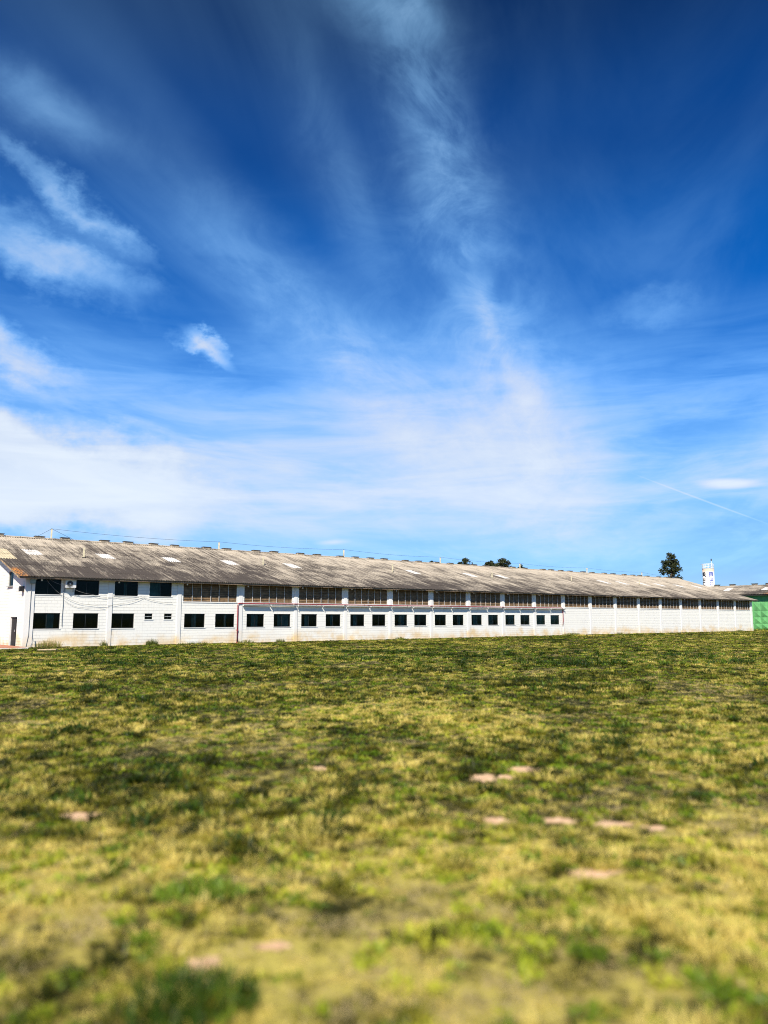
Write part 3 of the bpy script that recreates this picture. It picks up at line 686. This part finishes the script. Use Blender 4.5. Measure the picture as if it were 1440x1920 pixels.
for i in range(4):
    h = zr[i + 1] - zr[i]; w = 1.12; m = MB()
    m.add([(.05, 0, 0), (.05, w, 0), (.05, w, h), (.05, 0, h), (-.10, w * .42, h * .45)], [(0, 4, 1), (1, 4, 2), (2, 4, 3), (3, 4, 0)])
    pans.append(m.mesh('panel', M_green))
for c in range(-6, 8):
    for i in range(4): obj('panel', pans[i], grn, (0, .245 + 1.122 * c, zr[i]), None, (1 if (c + i) % 2 else .7, .985, .985))
for c in range(-6, 9, 3): MB().box(-.02, .05, .235 + 1.122 * c - .04, .235 + 1.122 * c + .04, 0, 5.4).build('post', M_green, grn)
def slope(s0, z0, s1, z1, y0, y1, name, par):
    m = MB(); n = int((y1 - y0) / .12); vv = []
    for s_, z in ((s0, z0), (s1, z1)):
        for i in range(n + 1): vv.append((s_, y0 + (y1 - y0) * i / n, z + (.026 if i % 2 else -.026)))
    m.add(vv, [(i, n + 1 + i, n + 2 + i, i + 1) for i in range(n)]); return m.build(name, M_roof2, par)
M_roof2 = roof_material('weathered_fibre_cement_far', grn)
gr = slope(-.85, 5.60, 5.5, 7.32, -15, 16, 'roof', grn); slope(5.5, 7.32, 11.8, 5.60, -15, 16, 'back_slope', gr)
MB().box(-.72, -.62, -15, 16, 5.38, 5.54).build('eave_beam', M_steel, gr)
for y in (2.0, 8.2, -4.2, 13.6):
    m = MB(); vv = []; n = 12
    for s_, z in ((1.6, 5.60 + 2.45 * .271 + .04), (3.4, 5.60 + 4.25 * .271 + .04)):
        for i in range(n + 1): vv.append((s_, y + 1.06 * i / n, z + (.026 if i % 2 else -.02)))
    m.add(vv, [(i, n + 1 + i, n + 2 + i, i + 1) for i in range(n)]); m.build('skylight_sheet', M_sky, gr)
vg = MB().box(-.22, .22, -.40, .40, -.05, .14).mesh('ridge_vent', vent_me.materials[0]); vgc = MB().box(-.32, .32, -.48, .48, .14, .21).mesh('vent_cap', M_steel)
for y in (12.0, 9.3, 5.6, 3.3, -.2, -3.4):
    o = obj('ridge_vent', vg, gr, (5.5, y, 7.34)); obj('vent_cap', vgc, o)

# ================================================================== water tower
TX, TY = 63.15, 150.0
tw = thing('water_tower', 'white cylindrical water tower with blue letters and a railing on top', 'water tower', (TX, TY, 0))
t = NT('tower_paint'); v = t.coord(tw); x, y, z = t.sep(v); nz = t.noise(v, .8, 5.0, .6)
c = t.mix(t.ramp(nz, .45, .75), (0.82, 0.80, 0.77), (0.66, 0.58, 0.50))
c = t.mix(t.math('MULTIPLY', t.ramp(t.math('ADD', z, nz), 10.9, 11.4), .8), c, (0.62, 0.40, 0.26))
tank = MB().cyl((0, 0), 1.09, -.2, 11.43, 40, 1.07).build('tank', t.bsdf(c, .5, 0, .3), tw, True)
for p in tank.data.polygons:
    if len(p.vertices) > 4: p.use_smooth = False
MB().cyl((0, 0), 1.12, 11.36, 11.45, 40).build('top_plate', M_white, tw)
facing = math.atan2(-TY, -TX)
def glyph(strokes, ang, zb, sc, mat, name='letter'):
    """flat strokes (u0,v0,u1,v1) bent onto the tank; u to the right as seen from outside"""
    m = MB(); hw = .075
    for (u0, v0, u1, v1) in strokes:
        d = Vector((u1 - u0, v1 - v0)); l = d.length; d /= l; nn = Vector((-d.y, d.x)) * hw
        k = 6; vv = []
        for i in range(k + 1):
            q = Vector((u0, v0)) + d * (l * i / k)
            for sgn in (1, -1):
                w = q + nn * sgn; a = facing + ang + (w.x * sc) / 1.09
                for rr in (1.075, 1.115): vv.append((rr * math.cos(a), rr * math.sin(a), zb + w.y * sc))
        f = []
        for i in range(k):
            o = 4 * i; f += [(o+1, o+5, o+7, o+3), (o, o+2, o+6, o+4), (o, o+4, o+5, o+1), (o+2, o+3, o+7, o+6)]
        f += [(0, 1, 3, 2), (4*k, 4*k+2, 4*k+3, 4*k+1)]
        m.add(vv, f)
    return m.build(name, mat, tw)
M_blue = plain('blue_letter_paint', (0.035, 0.085, 0.42), .5); M_letter_shade = plain('shaded_letter_paint', (0.02, 0.02, 0.025), .5)  # second paint is a dark copy of the letters, shade put into its colour
gC = [(-.42, .92, .45, .92), (-.42, .92, -.42, .08), (-.42, .08, .45, .08)]
gE = [(-.45, .08, .45, .08), (-.42, .08, -.42, .9), (0, .08, 0, .8), (.42, .08, .42, .9)]           # lying on its back
gA = [(-.38, 1.0, .38, 1.0), (-.38, 1.0, -.38, .40), (.38, 1.0, .38, .40), (-.38, .68, .38, .68), (-.38, .40, .38, .40), (-.2, .40, -.5, .02), (.2, .40, .5, .02), (0, 1.0, 0, .4)]
for (g, zb, sc) in ((gA, 9.78, .84), (gE, 9.0, .62), (gC, 8.16, .64)): glyph(g, math.radians(27), zb, sc, M_blue)
for (g, zb, sc) in ((gA, 9.78, .84), (gE, 9.0, .62), (gC, 8.16, .64)): glyph(g, math.radians(-48), zb, sc, M_letter_shade)
rl = MB()
for k in range(12):
    a = 2*math.pi*k/12; rl.tube([(1.02*math.cos(a), 1.02*math.sin(a), 11.4), (1.02*math.cos(a), 1.02*math.sin(a), 12.3)], .03, 6)
rl.build('railing_posts', M_white, tw)
for z in (11.85, 12.3): MB().tube([(1.02*math.cos(2*math.pi*k/32), 1.02*math.sin(2*math.pi*k/32), z) for k in range(33)], .035, 6).build('railing', M_white, tw)
MB().tube([(.55, -.4, 11.4), (.55, -.4, 12.9)], .05, 6).build('mast', M_white, tw); MB().box(.47, .63, -.48, -.32, 12.9, 13.3).build('beacon', M_steel, tw)
MB().box(-1.5, -1.0, -.25, -.15, 12.2, 12.28).build('bracket', M_grey, tw)

# ================================================================== trees beyond the shed
def leaf_material(name, dark, light):
    t = NT(name); v = t.coord(world=True); nz = t.noise(v, .7, 3.0, .6); ob = t.n('ShaderNodeNewGeometry').outputs['Random Per Island']
    k = t.math('ADD', t.math('MULTIPLY', t.ramp(nz, .35, .65), .6), t.math('MULTIPLY', ob, .4))
    return t.bsdf(t.mix(k, dark, light), .7, 0, .2)
M_leaf = leaf_material('dark_foliage', (0.018, 0.024, 0.010), (0.060, 0.070, 0.026)); M_bark = plain('bark', (0.09, 0.065, 0.05), .9)
def tree(label, base, trunk_h, lobes, leafn, leafs, seed, name):
    r = random.Random(seed); tr = thing(name, label, 'tree', base, 0, 'trees rising behind the shed roof')
    top = Vector((0, 0, trunk_h)); m = MB()
    cen = [Vector(l[:3]) for l in lobes]; mid = sum(cen, Vector()) / len(cen)
    m.tube([(0, 0, -.3), (r.uniform(-.2, .2), 0, trunk_h * .4), (r.uniform(-.2, .2), 0, trunk_h * .75), (mid.x * .5, mid.y * .5, trunk_h)], [.38, .3, .24, .17], 8)
    m.build('trunk', M_bark, tr, True); lm = MB()
    for c in cen:
        a = Vector((mid.x * .25, mid.y * .25, trunk_h * r.uniform(.72, .95))); b = a.lerp(c, .5) + Vector((r.uniform(-.3, .3), r.uniform(-.3, .3), -.2)); lm.tube([a, b, c], [.14, .09, .04], 6)
    lm.build('limbs', M_bark, tr, True)
    vv, ff = [], []
    wts = [l[3] * l[4] for l in lobes]
    for i in range(leafn):
        l = r.choices(lobes, wts)[0]
        d = Vector((r.gauss(0, 1), r.gauss(0, 1), r.gauss(0, 1))).normalized() * (r.random() ** .45)
        q = Vector(l[:3]) + Vector((d.x * l[3], d.y * l[3], d.z * l[4]))
        if noise.noise((q.x * .9 + seed, q.y * .9, q.z * .9)) < -.12: continue
        u = Vector((r.gauss(0, 1), r.gauss(0, 1), r.gauss(0, .6))).normalized(); w = u.cross(Vector((r.gauss(0, 1), r.gauss(0, 1), r.gauss(0, 1)))).normalized()
        s_ = leafs * r.uniform(.6, 1.3); o = len(vv)
        vv += [q - u * s_, q + w * s_ * .45, q + u * s_, q - w * s_ * .45]; ff.append((o, o+1, o+2, o+3))
    cm = MB(); cm.add(vv, ff); cm.build('crown', M_leaf, tr); return tr
E_lobes = [(.1, 0, 18.6, 1.5, 1.7), (-1.2, 0, 17.2, 1.7, 1.6), (1.2, .3, 17.3, 1.5, 1.6), (0, .2, 16.2, 2.0, 1.6), (-2.0, .2, 15.3, 1.4, 1.3), (1.7, -.2, 15.4, 1.5, 1.4), (.2, 0, 14.2, 1.6, 1.2),
           (2.3, 0, 13.3, .9, 1.1), (-1.1, 0, 12.7, 1.0, .9), (.8, .2, 12.2, 1.3, 1.2), (-2.5, 0, 11.6, 1.2, .8), (3.0, .3, 11.7, .8, 1.0), (.2, 0, 10.6, 1.3, .9), (-.3, 0, 20.2, .6, .8), (.9, 0, 19.3, .7, .8)]
tree('tall dark tree standing alone beside the water tower', (82.0, 220, 0), 15.5, E_lobes, 5200, .32, 3, 'tall_tree')
def umbrella(w, top, n, sd):
    r = random.Random(sd); L_ = []
    for i in range(n): L_.append((r.uniform(-w * .75, w * .75), r.uniform(-1, 1), top - 1.0 - r.random() * .6, w * .42, .75))
    for i in range(3): L_.append((r.uniform(-w, w), r.uniform(-1, 1), top - 1.7 - r.random() * .8, w * .3, .45))
    L_.append((0, 0, top - .6, w * .5, .6)); return L_
tree('flat topped dark tree behind the ridge, standing apart from the pair', (19.6, 185, 0), 14.2, umbrella(1.75, 16.2, 5, 5), 2200, .24, 5, 'umbrella_tree')
tree('lower tree of the overlapping pair behind the ridge', (25.6, 185, 0), 13.6, umbrella(1.55, 15.6, 5, 8), 2000, .24, 8, 'umbrella_tree')
tree('taller rounded tree of the overlapping pair behind the ridge', (29.4, 190, 0), 13.8, [(-.4, 0, 15.4, 1.3, 1.1), (.6, 0, 15.0, 1.4, 1.2), (1.3, 0, 14.0, 1.1, 1.0), (-1.2, 0, 14.6, .9, .8), (.2, 0, 16.1, .7, .5)], 2400, .24, 9, 'rounded_tree')
tree('small tree top just showing above the ridge right of the pair', (33.8, 190, 0), 13.4, [(0, 0, 14.4, .8, .6), (-.3, 0, 13.9, .7, .5), (.5, 0, 13.9, .7, .5)], 900, .22, 11, 'small_tree')
tree('tiny tree top peeping over the ridge left of the flat topped tree', (11.6, 185, 0), 14.4, [(0, 0, 15.1, .7, .45), (.4, 0, 14.9, .6, .4)], 700, .2, 12, 'small_tree')

# ================================================================== plants
def blade(vv, ff, p, ang, lean, h, w, curl=.5, seg=2):
    d = Vector((math.cos(ang), math.sin(ang), 0)); sd = Vector((-d.y, d.x, 0)); o = len(vv)
    for i in range(seg + 1):
        f_ = i / seg; q = Vector(p) + d * (lean * h * (f_ ** (1 + curl))) + Vector((0, 0, h * (f_ - .25 * lean * f_ * f_)))
        ww = w * (1 - f_ * .85) * .5
        vv.append(q - sd * ww); vv.append(q + sd * ww)
    for i in range(seg): ff.append((o + 2*i, o + 2*i + 1, o + 2*i + 3, o + 2*i + 2))
def grass_material(name, lush, mid, dry, bias=0.0, isk=.24):
    t = NT(name); v = t.coord(world=True); d = turf(t, v); isl = t.n('ShaderNodeNewGeometry').outputs['Random Per Island']; rnd = t.n('ShaderNodeObjectInfo').outputs['Random']
    d = t.math('ADD', d, t.math('ADD', t.math('MULTIPLY', isl, isk), t.math('MULTIPLY', rnd, 1.0)))
    d = t.math('ADD', d, bias - .54 - isk * .5)
    c = t.mix(t.ramp(d, .90, 1.18), lush, mid); c = t.mix(t.ramp(d, 1.15, 1.55), c, dry)
    df = t.n('ShaderNodeBsdfPrincipled'); t.L.new(c, df.inputs[0]); df.inputs['Roughness'].default_value = .42; df.inputs['Specular IOR Level'].default_value = .25; tl = t.n('ShaderNodeBsdfTranslucent'); t.L.new(c, tl.inputs[0])
    mx = t.n('ShaderNodeMixShader'); mx.inputs[0].default_value = .28; t.L.new(df.outputs[0], mx.inputs[1]); t.L.new(tl.outputs[0], mx.inputs[2])
    t.L.new(mx.outputs[0], t.out.inputs[0]); return t.m
G_LUSH, G_MID, G_DRY = (0.034, 0.042, 0.003), (0.27, 0.255, 0.018), (0.76, 0.62, 0.17)
M_grass = grass_material('lawn_blades', G_LUSH, G_MID, G_DRY)
M_straw = grass_material('straw_blades', (0.22, 0.20, 0.05), (0.40, 0.33, 0.11), (0.52, 0.42, 0.19), .2)
M_weed = grass_material('weed_leaves', (0.030, 0.062, 0.004), (0.065, 0.125, 0.008), (0.19, 0.29, 0.025), -.12, .6)
M_clover = grass_material('clover_leaves', (0.12, 0.19, 0.010), (0.27, 0.33, 0.020), (0.46, 0.46, 0.045), -.1)
src = bpy.data.collections.new('grass_sources')
def source(name, mat, n, rad, h, w, lean, seed):
    r = random.Random(seed); vv, ff = [], []
    for i in range(n):
        a, q = r.uniform(0, 6.283), rad * math.sqrt(r.random())
        blade(vv, ff, (q * math.cos(a), q * math.sin(a), -.008), r.uniform(0, 6.283), r.uniform(*lean), r.uniform(*h), r.uniform(*w))
    me = bpy.data.meshes.new(name); me.from_pydata(vv, [], ff); me.materials.append(mat); o = bpy.data.objects.new(name, me); src.objects.link(o); return o
source('a0_grass', M_grass, 60, .065, (.016, .042), (.006, .012), (.5, 1.8), 1)
source('a1_grass', M_grass, 60, .060, (.02, .055), (.006, .012), (.4, 1.5), 2)
source('a2_grass', M_grass, 54, .05, (.03, .08), (.006, .012), (.3, 1.2), 3)
source('a3_straw', M_straw, 50, .09, (.010, .03), (.006, .011), (1.0, 3.0), 4)
source('a4_straw', M_straw, 30, .07, (.014, .04), (.006, .010), (.7, 2.2), 5)
source('a5_clover', M_clover, 34, .06, (.02, .045), (.022, .04), (.5, 1.3), 6)
source('a6_weed', M_weed, 26, .05, (.05, .11), (.014, .024), (.4, 1.3), 7)
pts_, idx_, scl_, rot_ = [], [], [], []
R_ = random.Random(21)
def blocked(x, y):
    s_, l = local(x, y)
    if -.05 < s_ < LEN + .05 and -.03 < l < WID + .1: return True
    if s_ > GS - .05 and -15 < l < 16: return True
    if -4.65 < s_ < -.3 and -2.65 < l < 9.1: return True
    return l > 26 or s_ > 124
bands = ((1.6, 6, 150, 1.2), (6, 11, 135, 1.25), (11, 18, 125, 1.15), (18, 30, 85, 1.35), (30, 48, 42, 1.7), (48, 80, 17, 2.2), (80, 125, 7, 2.9))
for y0, y1, den, sc in bands:
    a0, a1 = .62 * y0 + 2.2, .62 * y1 + 2.2; n = int(den * (y1 - y0) * (a0 + a1))
    for _ in range(n):
        y = R_.uniform(y0, y1); hwid = .62 * y + 2.2; x = R_.uniform(-hwid, hwid)
        if y > 38 and blocked(x, y): continue
        if any(((x - sx) / (ra * .92))**2 + ((y - sy + .1) / (rb * .92 + .1))**2 < R_.uniform(.5, 1.5) for sx, sy, ra, rb in SOIL if abs(y - sy) < 1): 
            if R_.random() < .93: continue
        p = patch(x, y) + R_.uniform(-.18, .18)
        if p > 1.02 and R_.random() < .5: continue
        if p > .72: i = R_.choice((3, 3, 4, 0, 4)); k = .9
        elif p > .45: i = R_.choice((0, 1, 3, 0, 4, 5, 5)); k = 1.0
        elif p > .15: i = R_.choice((0, 1, 1, 2, 2, 5)); k = 1.05
        else: i = R_.choice((1, 2, 2, 2, 6)); k = 1.15
        if y > 30:
            if i in (2, 6): i = R_.choice((0, 1, 1, 6 if y < 45 else 0))
            s_, l = local(x, y)
            if -2 < s_ < LEN + 1 and l > -2.0: k *= .55
        pts_.append((x, y, gz(x, y) - .003)); idx_.append(i); scl_.append(sc * k * R_.uniform(.55, 1.45)); rot_.append((R_.uniform(-.15, .15), R_.uniform(-.15, .15), R_.uniform(0, 6.28)))
gme = bpy.data.meshes.new('grass'); gme.from_pydata(pts_, [], [])
a = gme.attributes.new('idx', 'INT', 'POINT'); a.data.foreach_set('value', idx_)
a = gme.attributes.new('scl', 'FLOAT', 'POINT'); a.data.foreach_set('value', scl_)
a = gme.attributes.new('rot', 'FLOAT_VECTOR', 'POINT'); a.data.foreach_set('vector', [c for q in rot_ for c in q])
grass = tag(obj('grass', gme), 'short patchy lawn of green and straw coloured grass', 'grass', kind='stuff')
ng = bpy.data.node_groups.new('plant_grass', 'GeometryNodeTree')
ng.interface.new_socket('Geometry', in_out='INPUT', socket_type='NodeSocketGeometry'); ng.interface.new_socket('Geometry', in_out='OUTPUT', socket_type='NodeSocketGeometry')
gi = ng.nodes.new('NodeGroupInput'); go = ng.nodes.new('NodeGroupOutput'); ip = ng.nodes.new('GeometryNodeInstanceOnPoints')
ci = ng.nodes.new('GeometryNodeCollectionInfo'); ci.inputs['Collection'].default_value = src; ci.inputs['Separate Children'].default_value = True; ci.inputs['Reset Children'].default_value = True
def named(nm, typ):
    q = ng.nodes.new('GeometryNodeInputNamedAttribute'); q.data_type = typ; q.inputs[0].default_value = nm; return q.outputs[0]
er = ng.nodes.new('FunctionNodeEulerToRotation')
ng.links.new(gi.outputs[0], ip.inputs['Points']); ng.links.new(ci.outputs[0], ip.inputs['Instance']); ip.inputs['Pick Instance'].default_value = True
ng.links.new(named('idx', 'INT'), ip.inputs['Instance Index']); ng.links.new(named('rot', 'FLOAT_VECTOR'), er.inputs[0]); ng.links.new(er.outputs[0], ip.inputs['Rotation'])
ng.links.new(named('scl', 'FLOAT'), ip.inputs['Scale']); ng.links.new(ip.outputs[0], go.inputs[0])
md = grass.modifiers.new('plant_grass', 'NODES'); md.node_group = ng

# weeds one can point at
def weed(label, x, y, rad, h, n, wd, seed, lean=(.2, 1.1), mat=None, name='weed_clump', group=None):
    r = random.Random(seed); vv, ff = [], []; ry = rad if not isinstance(rad, tuple) else rad[1]; rx = rad if not isinstance(rad, tuple) else rad[0]
    for i in range(n):
        a, q = r.uniform(0, 6.283), math.sqrt(r.random())
        px_, py_ = rx * q * math.cos(a), ry * q * math.sin(a)
        blade(vv, ff, (px_, py_, gz(x + px_, y + py_) - .01), r.uniform(0, 6.283), r.uniform(*lean), h * r.uniform(.45, 1.0) * (1 - .45 * q), wd * r.uniform(.6, 1.2), .5, 3)
    m = MB(); m.add(vv, ff); o = m.build(name, mat or M_weed); o.location = (x, y, 0); return tag(o, label, 'weed', group)
FW = [('dark green weed tuft at the bottom edge of the picture', -.93, 3.98, .32, .20, 420), ('dark green weed tuft left of centre, second from the bottom edge', -1.26, 5.45, (.34, .2), .15, 330),
      ('broad yellowish green tuft low in the picture right of centre', .42, 4.85, (.22, .15), .10, 200), ('compact dark tuft left of centre in the sharp part of the lawn', -3.87, 14.3, (.36, .26), .20, 260),
      ('dark tuft at the right edge of the lawn, farther than its two neighbours', 4.43, 11.0, (.34, .22), .15, 220), ('dark tuft at the right, middle one of three in a slanting row', 3.76, 10.05, (.34, .18), .11, 200),
      ('dark tuft at the right, nearest of three in a slanting row', 3.28, 8.38, (.26, .15), .11, 200), ('flat dark tuft right of centre in mid lawn', 2.64, 12.3, (.30, .18), .11, 180),
      ('small dark tuft right of centre, just beyond the flat dark tuft', 4.12, 13.6, (.32, .2), .13, 180), ('low green tuft left of centre in the half blurred lawn', -2.7, 9.85, (.34, .2), .10, 220),
      ('wide low dark tuft left of centre beyond the compact one', -3.44, 16.2, (.6, .3), .13, 260), ('low dark tuft at the left edge of the mid lawn', -6.5, 15.7, (.5, .3), .14, 240),
      ('green tuft left of the pale soil patch at the left edge', -3.45, 7.5, (.3, .14), .09, 180)]
for k, (lb, x, y, rd, h, n) in enumerate(FW): weed(lb, x, y, rd, h * 1.05, int(n * 1.3), .022, 40 + k, name='weed_tuft', group='weed tufts in the lawn', mat=M_clover if 'yellowish' in lb else None)
M_wallweed = grass_material('wall_weed_leaves', (0.10, 0.13, 0.02), (0.20, 0.22, 0.04), (0.34, 0.30, 0.09), -.1)
for k, (lb, s_, l, rd, h, n) in enumerate((('tall wispy weeds along the wall below the first lower window', 1.5, -.35, (.8, .25), .75, 260), ('weed tuft at the wall below the column after the second window', 5.05, -.25, (.25, .2), .65, 90),
      ('bushy green weed at the wall below the first small window', 8.4, -.35, (.45, .3), .62, 320), ('low weed strip at the wall below the window left of the red pipe', 11.6, -.3, (1.3, .25), .25, 260),
      ('dry brownish weeds at the foot of the red pipe', 15.9, -.3, (.7, .25), .42, 160), ('leafy weed at the wall below the first window right of the red pipe', 19.0, -.3, (.45, .25), .42, 120),
      ('small weed at the wall under the windows in the middle of the shed', 31.5, -.25, (.5, .2), .35, 90), ('grassy hump at the wall where the red pipe ends', 56.3, -.6, (1.6, .5), .45, 420),
      ('small dark weed on the wall foot beyond the end of the red pipe', 66.0, -.4, (.5, .25), .4, 90), ('weeds growing at the far corner of the white shed', 96.5, -.4, (1.2, .3), .4, 150), ('dark weeds along the foot of the green panels', 109.3, 2.2, (.5, 2.4), .6, 300))):
    q = W(s_, l); o = weed(lb, q.x, q.y, rd, h, n, .03, 80 + k, (.1, .7), M_wallweed if k != 10 else None, group='weeds along the shed walls')
    o.rotation_euler = (0, 0, RZ)
